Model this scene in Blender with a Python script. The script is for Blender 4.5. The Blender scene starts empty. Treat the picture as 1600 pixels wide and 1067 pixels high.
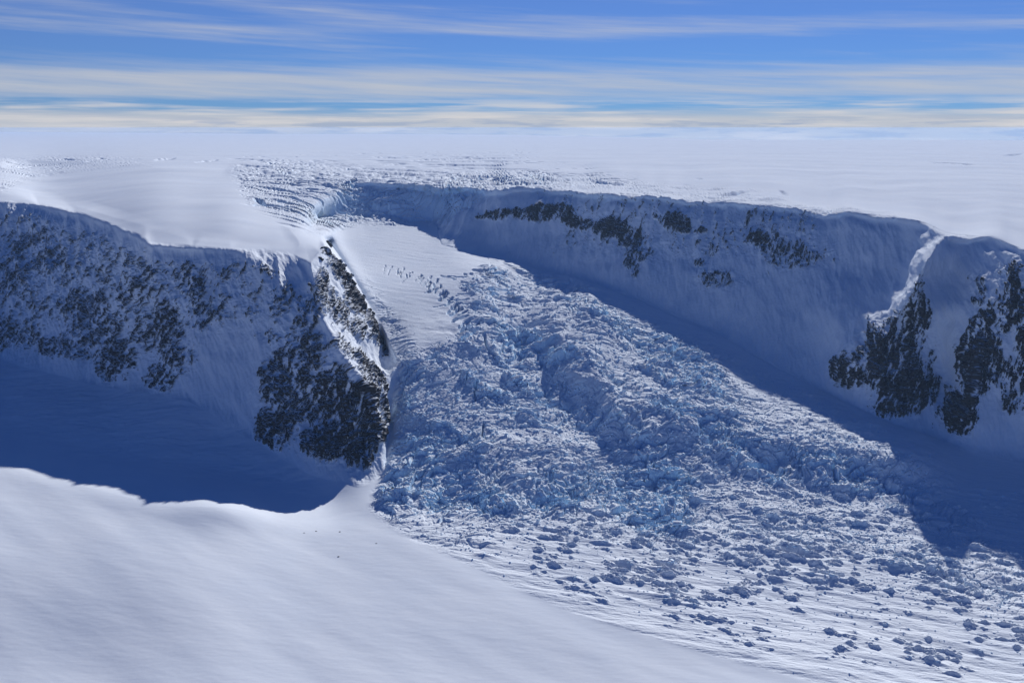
import bpy, bmesh, math, random
import numpy as np
from mathutils import Vector
from mathutils.geometry import delaunay_2d_cdt

# ------------------------------------------------------------------ camera, sky, sun, exposure
SC = bpy.context.scene
COL = SC.collection
W, H = 1600.0, 1067.0
F = 1570.0                      # focal length in photo pixels
YH = 200.0                      # row of the eye-level horizon
PITCH = math.atan((H / 2 - YH) / F)
CT, ST = math.cos(PITCH), math.sin(PITCH)
CAM_Z = 120.0                   # one unit is about ten metres; the glacier lies about a hundred units lower
SUN_EL, SUN_AZ = 25.0, 18.0     # degrees; azimuth to the right of straight ahead

cam = bpy.data.cameras.new("camera")
cam.sensor_width = 36.0
cam.lens = 36.0 * F / W
cam.clip_start, cam.clip_end = 1.0, 40000.0
cam_ob = bpy.data.objects.new("camera", cam)
cam_ob.location = (0, 0, CAM_Z)
cam_ob.rotation_euler = (math.pi / 2 - PITCH, 0, 0)
COL.objects.link(cam_ob)
SC.camera = cam_ob
SC.render.resolution_x, SC.render.resolution_y = 1024, 682

SC.view_settings.view_transform = 'Standard'
SC.view_settings.look = 'None'
SC.view_settings.exposure = 0.03
SC.view_settings.gamma = 1.0
SC.view_settings.use_curve_mapping = False

SC.cycles.max_bounces = 6
SC.cycles.diffuse_bounces = 3
SC.cycles.glossy_bounces = 2
SC.cycles.volume_bounces = 1


class NT:
    """small helper round a node tree"""
    def __init__(self, nt):
        self.nt = nt
        nt.nodes.clear()

    def n(self, kind, **kw):
        nd = self.nt.nodes.new(kind)
        for k, v in kw.items():
            setattr(nd, k, v)
        return nd

    def put(self, sock, v):
        if isinstance(v, bpy.types.NodeSocket):
            self.nt.links.new(v, sock)
        else:
            sock.default_value = v

    def math(self, op, a, b=None, c=None, clamp=False):
        nd = self.n('ShaderNodeMath', operation=op, use_clamp=clamp)
        for i, v in enumerate((a, b, c)):
            if v is not None:
                self.put(nd.inputs[i], v)
        return nd.outputs[0]

    def mix(self, fac, a, b, blend='MIX'):
        nd = self.n('ShaderNodeMix', data_type='RGBA', blend_type=blend)
        self.put(nd.inputs[0], fac)
        self.put(nd.inputs[6], a)
        self.put(nd.inputs[7], b)
        return nd.outputs[2]

    def noise(self, vec, scale, detail=4, rough=0.5, dist=0.0):
        nd = self.n('ShaderNodeTexNoise')
        self.put(nd.inputs['Vector'], vec)
        nd.inputs['Scale'].default_value = scale
        nd.inputs['Detail'].default_value = detail
        nd.inputs['Roughness'].default_value = rough
        nd.inputs['Distortion'].default_value = dist
        return nd.outputs[0]

    def comb(self, x, y, z):
        nd = self.n('ShaderNodeCombineXYZ')
        for i, v in enumerate((x, y, z)):
            self.put(nd.inputs[i], v)
        return nd.outputs[0]

    def ramp(self, fac, stops, interp='LINEAR'):
        nd = self.n('ShaderNodeValToRGB')
        cr = nd.color_ramp
        cr.interpolation = interp
        while len(cr.elements) < len(stops):
            cr.elements.new(0.5)
        for e, (p, c) in zip(cr.elements, stops):
            e.position = p
            e.color = (c, c, c, 1) if not isinstance(c, tuple) else c
        self.put(nd.inputs[0], fac)
        return nd.outputs[0]

    def maprange(self, v, a, b, c=0.0, d=1.0, smooth=True):
        nd = self.n('ShaderNodeMapRange', interpolation_type='SMOOTHSTEP' if smooth else 'LINEAR')
        self.put(nd.inputs[0], v)
        for i, x in enumerate((a, b, c, d)):
            nd.inputs[1 + i].default_value = x
        return nd.outputs[0]


SKY_STRENGTH = 0.063
world = bpy.data.worlds.new("World")
SC.world = world
world.use_nodes = True
T = NT(world.node_tree)
sky = T.n('ShaderNodeTexSky', sky_type='NISHITA')
sky.sun_disc = False
sky.sun_elevation = math.radians(SUN_EL)
sky.sun_rotation = math.radians(SUN_AZ)
sky.altitude = 2500
sky.air_density = 1.0
sky.dust_density = 0.0
sky.ozone_density = 3.0
tc = T.n('ShaderNodeTexCoord')
sep = T.n('ShaderNodeSeparateXYZ')
T.put(sep.inputs[0], tc.outputs['Generated'])
az = T.math('ARCTAN2', sep.outputs[0], sep.outputs[1])            # to the right of north
el = T.math('ARCSINE', sep.outputs[2])
# thin layers of high cloud: streaks running along the horizon with a slight tilt
elt = T.math('ADD', el, T.math('MULTIPLY', az, 0.045))
v1 = T.comb(T.math('MULTIPLY', az, 2.2), T.math('MULTIPLY', elt, 48.0), 3.1)
v2 = T.comb(T.math('MULTIPLY', az, 5.0), T.math('MULTIPLY', elt, 110.0), 7.7)
v3 = T.comb(T.math('MULTIPLY', az, 7.0), T.math('MULTIPLY', el, 150.0), 1.3)
n1 = T.noise(v1, 1.0, 6, 0.58, 0.1)
n2 = T.noise(v2, 1.0, 5, 0.6, 0.1)
n3 = T.noise(v3, 1.0, 5, 0.55, 0.0)
eln = T.math('DIVIDE', T.math('ADD', T.math('ADD', el, 0.006), T.math('MULTIPLY', T.math('SUBTRACT', n1, 0.5), 0.012)), 0.16)
prof = T.ramp(eln, [(0.0, 1.15), (0.07, 0.85), (0.11, 0.70), (0.17, 0.42), (0.23, 0.62), (0.33, 0.72), (0.42, 0.50),
                    (0.50, 0.38), (0.60, 0.56), (0.70, 0.48), (0.84, 0.42), (1.0, 0.0)])
streak = T.math('ADD', T.math('MULTIPLY', n1, 0.62), T.math('MULTIPLY', n2, 0.38))
cir = T.maprange(T.math('ADD', streak, T.math('SUBTRACT', prof, 0.5)), 0.42, 0.85, 0.0, 0.93)
low = T.math('MULTIPLY', T.maprange(n3, 0.40, 0.68), T.ramp(eln, [(0.0, 0.9), (0.06, 0.9), (0.17, 0.75), (0.23, 0.0), (1.0, 0.0)]))
veil = T.maprange(el, 0.10, 0.30, 0.13, 0.0)
cir = T.math('ADD', veil, T.math('MULTIPLY', cir, T.math('SUBTRACT', 1.0, veil)))
c0 = T.mix(1.0, sky.outputs[0], (0.21, 0.50, 1.06, 1), 'MULTIPLY')
c1 = T.mix(cir, c0, (8.1, 8.5, 9.4, 1))
c2 = T.mix(low, c1, (10.4, 10.2, 10.4, 1))
n4 = T.noise(T.comb(T.math('MULTIPLY', az, 16.0), T.math('MULTIPLY', el, 170.0), 9.1), 1.0, 5, 0.6, 0.0)
puff = T.math('MULTIPLY', T.maprange(n4, 0.47, 0.62), T.ramp(T.math('DIVIDE', T.math('ADD', el, 0.012), 0.05), [(0.0, 0.0), (0.10, 0.8), (0.32, 0.75), (0.52, 0.0), (1.0, 0.0)]))
puff = T.math('MULTIPLY', puff, T.maprange(az, -0.42, -0.25))
c2 = T.mix(puff, c2, (5.2, 6.4, 8.8, 1))
bg = T.n('ShaderNodeBackground')
T.put(bg.inputs[0], c2)
bg.inputs[1].default_value = SKY_STRENGTH
out = T.n('ShaderNodeOutputWorld')
T.put(out.inputs[0], bg.outputs[0])

sl = bpy.data.lights.new("sun", 'SUN')
sl.energy = 5.0
sl.angle = math.radians(0.6)
sl.color = (1.0, 0.96, 0.92)
sun = bpy.data.objects.new("sun", sl)
COL.objects.link(sun)
_e, _a = math.radians(SUN_EL), math.radians(SUN_AZ)
sdir = Vector((math.sin(_a) * math.cos(_e), math.cos(_a) * math.cos(_e), math.sin(_e)))   # towards the sun
sun.rotation_euler = sdir.to_track_quat('Z', 'Y').to_euler()
sun.location = (0, 0, 400)

# ------------------------------------------------------------------ numpy noise
U32 = np.uint32


def _hash(ix, iy, iz, seed):
    h = (ix.astype(np.int64).astype(U32) * U32(374761393) + iy.astype(np.int64).astype(U32) * U32(668265263)
         + iz.astype(np.int64).astype(U32) * U32(2147483647) + U32((seed * 974634241 + 12345) & 0xffffffff))
    h = (h ^ (h >> U32(13))) * U32(1274126177)
    h = (h ^ (h >> U32(16))) * U32(2246822519)
    return h ^ (h >> U32(15))


def rnd(ix, iy, iz, seed):
    return (_hash(ix, iy, iz, seed) & U32(0xffffff)).astype(np.float32) / np.float32(0xffffff)


_G = np.array([[1, 1, 0], [-1, 1, 0], [1, -1, 0], [-1, -1, 0], [1, 0, 1], [-1, 0, 1], [1, 0, -1], [-1, 0, -1],
               [0, 1, 1], [0, -1, 1], [0, 1, -1], [0, -1, -1], [1, 1, 0], [-1, 1, 0], [0, -1, 1], [0, -1, -1]], np.float32)


def perlin(x, y, z=None, seed=0):
    x = np.asarray(x, np.float32)
    y = np.asarray(y, np.float32)
    z = np.zeros_like(x) + np.float32(0.37) if z is None else np.asarray(z, np.float32)
    x0, y0, z0 = np.floor(x), np.floor(y), np.floor(z)
    fx, fy, fz = x - x0, y - y0, z - z0
    u, v, w = (t * t * t * (t * (t * 6 - 15) + 10) for t in (fx, fy, fz))
    r = 0
    for dx in (0, 1):
        wx = u if dx else 1 - u
        for dy in (0, 1):
            wy = v if dy else 1 - v
            for dz in (0, 1):
                wz = w if dz else 1 - w
                g = _G[_hash(x0 + dx, y0 + dy, z0 + dz, seed) & U32(15)]
                r = r + wx * wy * wz * (g[..., 0] * (fx - dx) + g[..., 1] * (fy - dy) + g[..., 2] * (fz - dz))
    return r


def fbm(x, y, z=None, octs=4, gain=0.5, lac=2.07, seed=0, ridged=False):
    a, s, r = 1.0, 1.0, 0
    for o in range(octs):
        n = perlin(x * s, y * s, None if z is None else z * s, seed + o * 17)
        r = r + a * ((1 - 2 * np.abs(n)) if ridged else n)
        a *= gain
        s *= lac
    return r


def worley(x, y, seed=0, jit=0.9):
    """F1, F2, random number of the nearest cell and offset from its centre"""
    x0, y0 = np.floor(x), np.floor(y)
    f1 = np.full(x.shape, 9.0, np.float32)
    f2 = f1.copy()
    cid = np.zeros(x.shape, np.float32)
    ox = np.zeros(x.shape, np.float32)
    oy = np.zeros(x.shape, np.float32)
    zz = np.zeros_like(x0)
    for dx in (-1, 0, 1):
        for dy in (-1, 0, 1):
            cx, cy = x0 + dx, y0 + dy
            qx = x - (cx + 0.5 + (rnd(cx, cy, zz, seed) - 0.5) * jit)
            qy = y - (cy + 0.5 + (rnd(cx, cy, zz, seed + 1) - 0.5) * jit)
            d = np.sqrt(qx * qx + qy * qy)
            m = d < f1
            f2 = np.where(m, f1, np.minimum(f2, d))
            cid = np.where(m, rnd(cx, cy, zz, seed + 2), cid)
            ox = np.where(m, qx, ox)
            oy = np.where(m, qy, oy)
            f1 = np.where(m, d, f1)
    return f1, f2, cid, ox, oy


def sstep(a, b, x):
    t = np.clip((x - a) / (b - a), 0, 1)
    return t * t * (3 - 2 * t)


# ------------------------------------------------------------------ the lie of the land
def raydir(px, py):
    a, b = np.asarray(px, float) - W / 2, np.asarray(py, float) - H / 2
    return a, F * CT - b * ST, -F * ST - b * CT


def inv_t(px, py, dep):
    return -raydir(px, py)[2] / dep


# survey lines: (bearing column, row, how far below the eye)
HORIZ = [(-570, 206, 16), (0, 206, 16), (400, 209, 16), (800, 211, 17), (1000, 215.5, 17.5), (1100, 218, 18), (1300, 219, 18),
         (1600, 219.5, 18), (2170, 221, 18)]
RIM_L = [(-570, 262, 30), (-200, 300, 34), (0, 317, 36), (60, 320, 36.6), (120, 333, 38), (180, 355, 40), (226, 372, 40.8), (234, 382, 41.9), (241, 379, 41.8),
         (300, 385, 42), (360, 388, 43), (420, 390, 44), (460, 397, 45), (485, 412, 46)]
SPUR = [(485, 412, 46), (495, 450, 52), (505, 500, 60), (530, 550, 68), (570, 610, 78), (597, 680, 90), (600, 742, 97.5)]
BASE_L = [(-570, 490, 80), (-200, 530, 86), (0, 560, 91.5), (150, 600, 90), (300, 625, 88), (400, 690, 93.5), (480, 737, 97), (560, 760, 98.4),
          (600, 742, 97.5)]
PINN = [(485, 412, 46), (500, 392, 44), (510, 383, 43.4), (546, 432, 54), (586, 502, 70), (604, 547, 79)]
GULLY = [(513, 379, 54), (551, 436, 60.8), (592, 503, 70.5), (622, 570, 77.5), (612, 620, 85), (606, 700, 95.3), (600, 742, 97.5)]
RIM_R = [(560, 283, 31), (620, 285, 31.3), (690, 291, 32), (740, 293, 31.4), (780, 295, 31), (850, 293, 30.8), (950, 303, 31.5), (1100, 314, 33),
         (1250, 326, 34.5), (1400, 338, 35), (1450, 350, 36), (1480, 365, 37.5), (1550, 372, 38), (1600, 390, 39.5), (1750, 420, 42), (2170, 500, 45)]
BASE_R = [(500, 340, 48.5), (560, 340, 49.5), (600, 341, 49.8), (680, 343, 50.5), (690, 382, 56), (770, 402, 62.5), (850, 426, 68), (1000, 471, 72.5),
          (1150, 541, 83.5), (1300, 621, 92.5), (1400, 671, 96.6), (1500, 701, 98.5), (1600, 721, 99.5), (1750, 740, 98), (2170, 800, 86)]
RIB1 = [(1470, 372, 38.6), (1450, 405, 44), (1432, 440, 51.3), (1416, 470, 57.8), (1385, 520, 68.6), (1340, 570, 78.8)]
RIB2 = [(1575, 400, 42), (1550, 470, 55), (1530, 560, 72), (1515, 655, 88)]
EDGE_F = [(-570, 610, 84), (-200, 690, 89), (0, 733, 91.5), (120, 765, 93), (270, 802, 94), (350, 798, 93.6), (400, 810, 95.8), (440, 820, 97.8), (480, 824, 99.4), (520, 818, 99.6), (572, 795, 98)]
EDGE_G = [(572, 795, 98), (620, 830, 98), (700, 868, 98.6), (800, 915, 99.5), (900, 960, 100), (1100, 1020, 100.5), (1300, 1072, 100.5),
          (1700, 1220, 97), (2170, 1500, 88)]
FLOOR = [(-570, 560, 84), (0, 680, 94), (200, 720, 96), (400, 760, 99.6), (520, 785, 101), (572, 795, 98)]
LINES = [HORIZ, RIM_L, SPUR, BASE_L, PINN, GULLY, RIM_R, BASE_R, RIB1, RIB2, EDGE_F, EDGE_G, FLOOR]
SPOTS = [(-570, 1510, 100), (0, 1510, 102), (800, 1510, 102), (-570, 1067, 101), (0, 1067, 103), (400, 1067, 101.5), (800, 1067, 102), (1050, 1067, 102),
         (0, 900, 96.5), (300, 930, 97.5), (600, 930, 99.4), (1600, 1067, 104), (1600, 885, 103.5), (2170, 1067, 100),
         (540, 350, 50.3), (600, 350, 50.6), (670, 354, 51.5), (640, 450, 63.5), (640, 560, 76), (640, 650, 88), (740, 520, 73.5), (760, 430, 61), (800, 600, 84.5), (800, 700, 94), (800, 800, 98.5),
         (950, 520, 77), (1000, 620, 88), (1000, 760, 98), (1100, 600, 87.5), (1200, 660, 93.5), (1200, 780, 99.5), (1400, 800, 101.5),
         (1100, 900, 101), (1300, 950, 102.5), (580, 390, 56),
         (800, 250, 26.5), (1200, 260, 28), (1600, 310, 35), (1600, 250, 28.5), (1350, 300, 33.5), (2170, 300, 36), (400, 250, 25.5), (0, 256, 26.6), (-570, 245, 25.5),
         (0, 290, 30.5), (240, 300, 30.5), (360, 330, 34), (250, 265, 27), (470, 372, 42.2), (430, 345, 39), (500, 368, 44), (330, 290, 30),
         (480, 325, 39), (410, 292, 32), (450, 275, 29.5),
         (1402, 428, 55), (1385, 470, 61.8), (1425, 385, 45.5), (1480, 430, 52.4), (1462, 480, 60.6), (1490, 395, 44.5), (1480, 600, 84.5), (1450, 640, 91), (1250, 450, 63), (1100, 420, 59), (950, 380, 53)]

verts2, wv, cons = [], [], []
_seen = {}


def _pt(p):
    k = (p[0], p[1])
    if k not in _seen:
        _seen[k] = len(verts2)
        verts2.append(Vector((p[0], p[1])))
        wv.append(inv_t(*p))
    return _seen[k]


for L in LINES:
    ids = [_pt(p) for p in L]
    cons += list(zip(ids[:-1], ids[1:]))
for p in SPOTS:
    _pt(p)
for (x, y, d) in HORIZ:
    k = len(verts2)
    verts2.append(Vector((x, y - 8)))
    wv.append(1 / 4.2)
cor = _pt((2170, 1511, 87.8))
ov, oe, of, ovo, _, _ = delaunay_2d_cdt(verts2, cons, [], 0, 1e-4)
wq = np.array([wv[o[0]] if o else np.nan for o in ovo])
vq = np.array([(v.x, v.y) for v in ov])
bad = np.isnan(wq)
if bad.any():                     # a crossing of two survey lines: take the mean of the ends of its edges
    for i in np.where(bad)[0]:
        nb = [b if a == i else a for a, b in oe if i in (a, b)]
        wq[i] = np.nanmean(wq[nb])

RS = 2.0
RX = np.arange(-570, 2171, RS)
RY = np.arange(196, 1511, RS)
GX, GY = np.meshgrid(RX, RY)
WR = np.full(GX.shape, np.nan)
for f in of:
    (ax, ay), (bx, by), (cx, cy) = vq[list(f)]
    i0, i1 = np.searchsorted(RX, min(ax, bx, cx)), np.searchsorted(RX, max(ax, bx, cx), 'right')
    j0, j1 = np.searchsorted(RY, min(ay, by, cy)), np.searchsorted(RY, max(ay, by, cy), 'right')
    if i1 <= i0 or j1 <= j0:
        continue
    gx, gy = GX[j0:j1, i0:i1], GY[j0:j1, i0:i1]
    den = (by - cy) * (ax - cx) + (cx - bx) * (ay - cy)
    if abs(den) < 1e-9:
        continue
    l1 = ((by - cy) * (gx - cx) + (cx - bx) * (gy - cy)) / den
    l2 = ((cy - ay) * (gx - cx) + (ax - cx) * (gy - cy)) / den
    l3 = 1 - l1 - l2
    m = (l1 > -1e-6) & (l2 > -1e-6) & (l3 > -1e-6)
    WR[j0:j1, i0:i1][m] = (l1 * wq[f[0]] + l2 * wq[f[1]] + l3 * wq[f[2]])[m]
for j in range(len(RY) - 2, -1, -1):
    m = np.isnan(WR[j])
    WR[j, m] = WR[j + 1, m]
m = np.isnan(WR)
WR[m] = 1.0


def blur(a, s):
    s = s / RS
    r = int(math.ceil(3 * s))
    k = np.exp(-0.5 * (np.arange(-r, r + 1) / s) ** 2)
    k /= k.sum()
    for ax in (0, 1):
        p = np.pad(a, [(r, r) if i == ax else (0, 0) for i in (0, 1)], mode='edge')
        o = 0
        n = a.shape[ax]
        for i, kk in enumerate(k):
            o = o + kk * (p[i:i + n] if ax == 0 else p[:, i:i + n])
        a = o
    return a


def polymask(poly):
    m = np.zeros(GX.shape, bool)
    n = len(poly)
    for i in range(n):
        (x1, y1), (x2, y2) = poly[i][:2], poly[(i + 1) % n][:2]
        if y1 == y2:
            continue
        c = ((y1 > GY) != (y2 > GY)) & (GX < (x2 - x1) * (GY - y1) / (y2 - y1) + x1)
        m ^= c
    return m.astype(np.float32)


def linedist(px, py, line):
    d = np.full(px.shape, 1e9, np.float32)
    for (x1, y1), (x2, y2) in zip([p[:2] for p in line[:-1]], [p[:2] for p in line[1:]]):
        vx, vy = x2 - x1, y2 - y1
        t = np.clip(((px - x1) * vx + (py - y1) * vy) / (vx * vx + vy * vy), 0, 1)
        d = np.minimum(d, np.hypot(px - x1 - t * vx, py - y1 - t * vy))
    return d


crisp = np.zeros(GX.shape)
for L, wd in ((RIM_L, 12), (SPUR, 10), (PINN, 13), (RIM_R, 10), (GULLY, 12), (RIB1, 15), (RIB2, 14), (BASE_R[:4], 16)):
    crisp = np.maximum(crisp, np.exp(-(linedist(GX, GY, L) / wd) ** 2))
WB = blur(WR, 12)
WS = blur(WR, 1.7)
near_h = sstep(300, 235, GY)
WR = WB + (WS - WB) * np.maximum(crisp, near_h)
# snow fields far from any edge are smooth: work on the depth itself, over a long way
PLATZ = [(-580, 190), (2180, 190)] + [(p[0], p[1] - 14) for p in RIM_R[::-1] if p[0] > 820] + [(800, 262), (500, 255), (330, 262), (150, 258), (-580, 236)]
KZ = -raydir(GX, GY)[2]
DR = KZ / np.maximum(WR, 1 / 5.0)
yt_ = np.interp(RX, [p[0] for p in HORIZ], [p[1] for p in HORIZ])
for i in range(len(RX)):                       # nothing above the skyline may leak into the smoothing
    j0 = int((yt_[i] + 12 - RY[0]) / RS) + 1
    DR[:j0, i] = DR[j0, i]
ppl = blur(polymask(PLATZ), 9)
DR = DR + (blur(DR, 34) - DR) * np.clip(ppl * 1.5 - 0.3, 0, 1)
pdome = blur(polymask([(-580, 262), (150, 258), (330, 262), (400, 290), (450, 365), (470, 385), (300, 368), (180, 335), (60, 300), (-570, 250)]), 7)
DR = DR + (blur(DR, 24) - DR) * np.clip(pdome * 1.5 - 0.3, 0, 1)
WR = KZ / DR
pfg = blur(polymask([p[:2] for p in EDGE_F] + [p[:2] for p in EDGE_G] + [(2170, 1520), (-570, 1520)]), 26)
WR = WR + (blur(WR, 60) - WR) * np.clip(pfg * 1.6 - 0.6, 0, 1)


def sample(A, px, py):
    fx = np.clip((px - RX[0]) / RS, 0, len(RX) - 1.001)
    fy = np.clip((py - RY[0]) / RS, 0, len(RY) - 1.001)
    i, j = fx.astype(int), fy.astype(int)
    u, v = fx - i, fy - j
    return (A[j, i] * (1 - u) * (1 - v) + A[j, i + 1] * u * (1 - v) + A[j + 1, i] * (1 - u) * v + A[j + 1, i + 1] * u * v)


# the mesh grid follows the bearings from the survey point, dense where the land is seen from close by
STEP = 1.0
px1 = np.concatenate([np.arange(-560, -3, 8), np.arange(0, 1600.5, STEP), np.arange(1608, 2161, 8)])
py1 = np.concatenate([np.arange(206, 260, 0.5), np.arange(260, 340, 0.7), np.arange(340, 1068, 0.6), np.arange(1075, 1500, 12)])
NX, NY = len(px1), len(py1)
ytop = np.interp(px1, [p[0] for p in HORIZ], [p[1] for p in HORIZ])
# long gentle swells along the skyline
ytop = ytop + 0.35 * np.sin(px1 / 170.0) + 0.25 * np.sin(px1 / 61.0 + 1)
PX = np.repeat(px1[None, :], NY, 0)
PY = py1[:, None] + (ytop - 206)[None, :] * np.clip((300 - py1) / 94, 0, 1)[:, None]
n1d = fbm(PX / 75, PX * 0 + 3.3, octs=2, gain=0.4, seed=301)
sd_ = PY - np.interp(PX, [p[0] for p in RIM_R], [p[1] for p in RIM_R])
offr = 8.0 * n1d * np.where(sd_ > 0, np.exp(-(sd_ / 30) ** 2), np.exp(-(sd_ / 55) ** 2)) * sstep(700, 800, PX)
offl = 0
wg = sample(WR, PX, PY + offr + offl)
# on the plateau the raster is too coarse: blend to the exact skyline distance on the top rows
dx_, dy_, dz_ = raydir(PX, PY)
t = 1.0 / np.maximum(wg, 1 / 5.0)
dep = -dz_ * t
# the last rows before the skyline are one even slope running out to it
lim = np.interp(px1, [p[0] for p in HORIZ], [p[2] for p in HORIZ])
y1_ = ytop + 40
w1_ = np.stack([sample(WR, px1 + o, y1_) for o in np.linspace(-60, 60, 25)]).mean(0)
w0_ = -raydir(px1, ytop)[2] / lim
q_ = (PY - ytop[None, :]) / 40.0
wl_ = w0_[None, :] + (w1_ - w0_)[None, :] * q_
bl_ = sstep(1.25, 0.85, q_)
wg2 = wg * (1 - bl_) + wl_ * bl_
t = 1.0 / np.maximum(wg2, 1 / 5.0)
dep = -dz_ * t
t = dep / np.maximum(-dz_, 1e-6)
X, Y, Z = dx_ * t, dy_ * t, CAM_Z - dep
X, Y, Z = (a.astype(np.float32) for a in (X, Y, Z))
PX, PY = PX.astype(np.float32), PY.astype(np.float32)


def normals(X, Y, Z):
    P = np.stack([X, Y, Z], -1)
    a = np.gradient(P, axis=1)
    b = np.gradient(P, axis=0)
    n = np.cross(b, a)
    n /= np.maximum(np.linalg.norm(n, axis=-1, keepdims=True), 1e-9)
    return n


N0 = normals(X, Y, Z)

# ------------------------------------------------------------------ zones
GLACIER = ([(500, 345), (560, 343), (680, 350)] + [p[:2] for p in BASE_R[4:]] + [(2175, 1520), (2170, 1500), (1700, 1220)]
           + [p[:2] for p in EDGE_G[::-1]][2:] + [p[:2] for p in GULLY[::-1]])
FALL = [(765, 412), (850, 440), (960, 485), (1060, 540), (1140, 590), (1110, 640), (1200, 690), (1320, 700), (1470, 768), (1350, 772),
        (1150, 752), (1060, 765), (1085, 832), (1020, 842), (950, 785), (880, 805), (760, 812), (650, 805), (580, 796), (604, 700),
        (615, 600), (640, 570), (690, 552), (742, 520), (722, 450)]
FALL2 = [(1060, 545), (1150, 575), (1300, 640), (1460, 765), (1600, 880), (1600, 960), (1300, 860), (1080, 850), (900, 830), (700, 840), (600, 820),
         (700, 800), (950, 790), (1060, 760)]
STRIP = [(556, 432), (575, 440), (612, 485), (640, 520), (655, 560), (630, 590), (618, 560), (600, 510)]
HEAD = [(365, 268), (430, 258), (560, 266), (700, 272), (860, 272), (900, 290), (700, 300), (690, 348), (560, 343), (505, 358), (450, 345), (390, 315)]
EDGEZ = [(690, 275), (850, 268), (1000, 285), (1180, 300), (1260, 318), (1400, 334), (1400, 344), (1250, 338), (1100, 326), (950, 316), (800, 308), (690, 318)]
LEFTC = [(-60, 250), (60, 246), (140, 244), (210, 250), (250, 256), (120, 262), (40, 282), (0, 300), (-60, 300)]

wx1 = fbm(X / 9, Y / 9, octs=3, seed=5) * 14
wx2 = fbm(X / 9 + 40, Y / 9, octs=3, seed=9) * 14


def zone(poly, s, warp=1.0):
    return np.clip(sample(blur(polymask(poly), s), PX + wx1 * warp, PY + wx2 * warp), 0, 1).astype(np.float32)


mG = np.clip(sample(blur(polymask(GLACIER), 4), PX, PY), 0, 1).astype(np.float32)
sk = sstep(0, 300, PY - 300)            # far things carry shorter warps
zFall = sstep(0.0, 1.0, zone(FALL, 13, 0.9)) * mG
zFall2 = zone(FALL2, 14, 1.6) * mG
zStrip = zone(STRIP, 5, 0.4) * mG
zHead = zone(HEAD, 5, 0.5)
zEdge = zone(EDGEZ, 4, 0.3)
zHW = zone([(535, 285), (690, 293), (760, 296), (735, 330), (690, 352), (560, 346), (500, 350)], 5, 0.4)
zLeft = zone(LEFTC, 4, 0.4)
lower = np.clip(mG * sstep(760, 860, PY + 0.05 * (PX - 1000)) , 0, 1)

# ------------------------------------------------------------------ glacier relief
dzg = np.zeros_like(Z)


def scarp(line, height, run, keep, soft=170):
    """ice above the line stands higher and falls steeply to it"""
    lx = [p[0] for p in line]
    ly = [p[1] for p in line]
    yl = np.interp(PX, lx, ly)
    s = yl - PY + wx1 * 1.2
    fade = sstep(lx[0] - 40, lx[0] + soft, PX) * (1 - sstep(lx[-1] - soft * 0.6, lx[-1] + 30, PX))
    return fade * height * sstep(0, run, s) * np.exp(-np.maximum(s - run, 0) / keep)


dzg += mG * scarp([(780, 540), (900, 660), (960, 735), (1060, 762), (1180, 765)], 7.0, 90, 120)
dzg += mG * scarp([(1080, 700), (1160, 748), (1300, 772), (1500, 800)], 6.0, 55, 70)
dzg += mG * scarp([(600, 800), (700, 800), (800, 800), (960, 790)], 4.0, 90, 90)
dzg += mG * scarp([(640, 600), (760, 590), (900, 560), (1000, 600)], 4.0, 60, 60)

amp = np.clip(zFall * 1.0 + zFall2 * 0.38 + zStrip * 0.35 + np.maximum(zHead * 0.36, zHW * 0.85) + zEdge * 0.42 + zLeft * 0.22, 0, 1.1)
big = amp > 0.01
xa, ya = X[big], Y[big]
# slow drift of the block pattern so that crevasses curve
qx = xa + fbm(xa / 14, ya / 14, octs=2, seed=21) * 5
qy = ya + fbm(xa / 14, ya / 14 + 9, octs=2, seed=23) * 5
ca, sa = math.cos(0.62), math.sin(0.62)
rx, ry = qx * ca + qy * sa, -qx * sa + qy * ca
f1, f2, cid, ox, oy = worley(rx / 6.2, ry / 2.7, seed=31)
b1 = (0.25 + 0.75 * cid) * sstep(0.0, 0.13, f2 - f1) + (ox * (cid - 0.5) * 1.4 + oy * (rnd(np.floor(cid * 9e5), np.floor(cid * 77), np.floor(cid * 7), 3) - 0.5) * 1.4)
f1, f2, cid2, ox, oy = worley(qx / 1.9, qy / 1.5, seed=41)
b2 = (0.2 + 0.8 * cid2) * sstep(0.0, 0.2, f2 - f1) + (ox * (cid2 - 0.5) + oy * (0.5 - cid2)) * 1.2
f1, f2, cid3, ox, oy = worley(qx / 0.85 + 3, qy / 0.75, seed=51)
b3 = (0.2 + 0.8 * cid3) * sstep(0.0, 0.35, f2 - f1)
lump = fbm(xa / 7, ya / 7, octs=4, seed=61)
sel = sstep(-0.25, 0.25, fbm(xa / 22, ya / 22, octs=3, seed=71))
far = sstep(380, 480, ya)
g1, g2, gid, _, _ = worley(rx / 14, ry / 7, seed=35)
b0 = (0.2 + 0.8 * gid) * sstep(0.0, 0.14, g2 - g1)
swell = fbm(rx / 26, ry / 15, octs=2, seed=65)
near_ = 1 - 0.55 * far * (1 - 0.8 * zHW[big])
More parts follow.
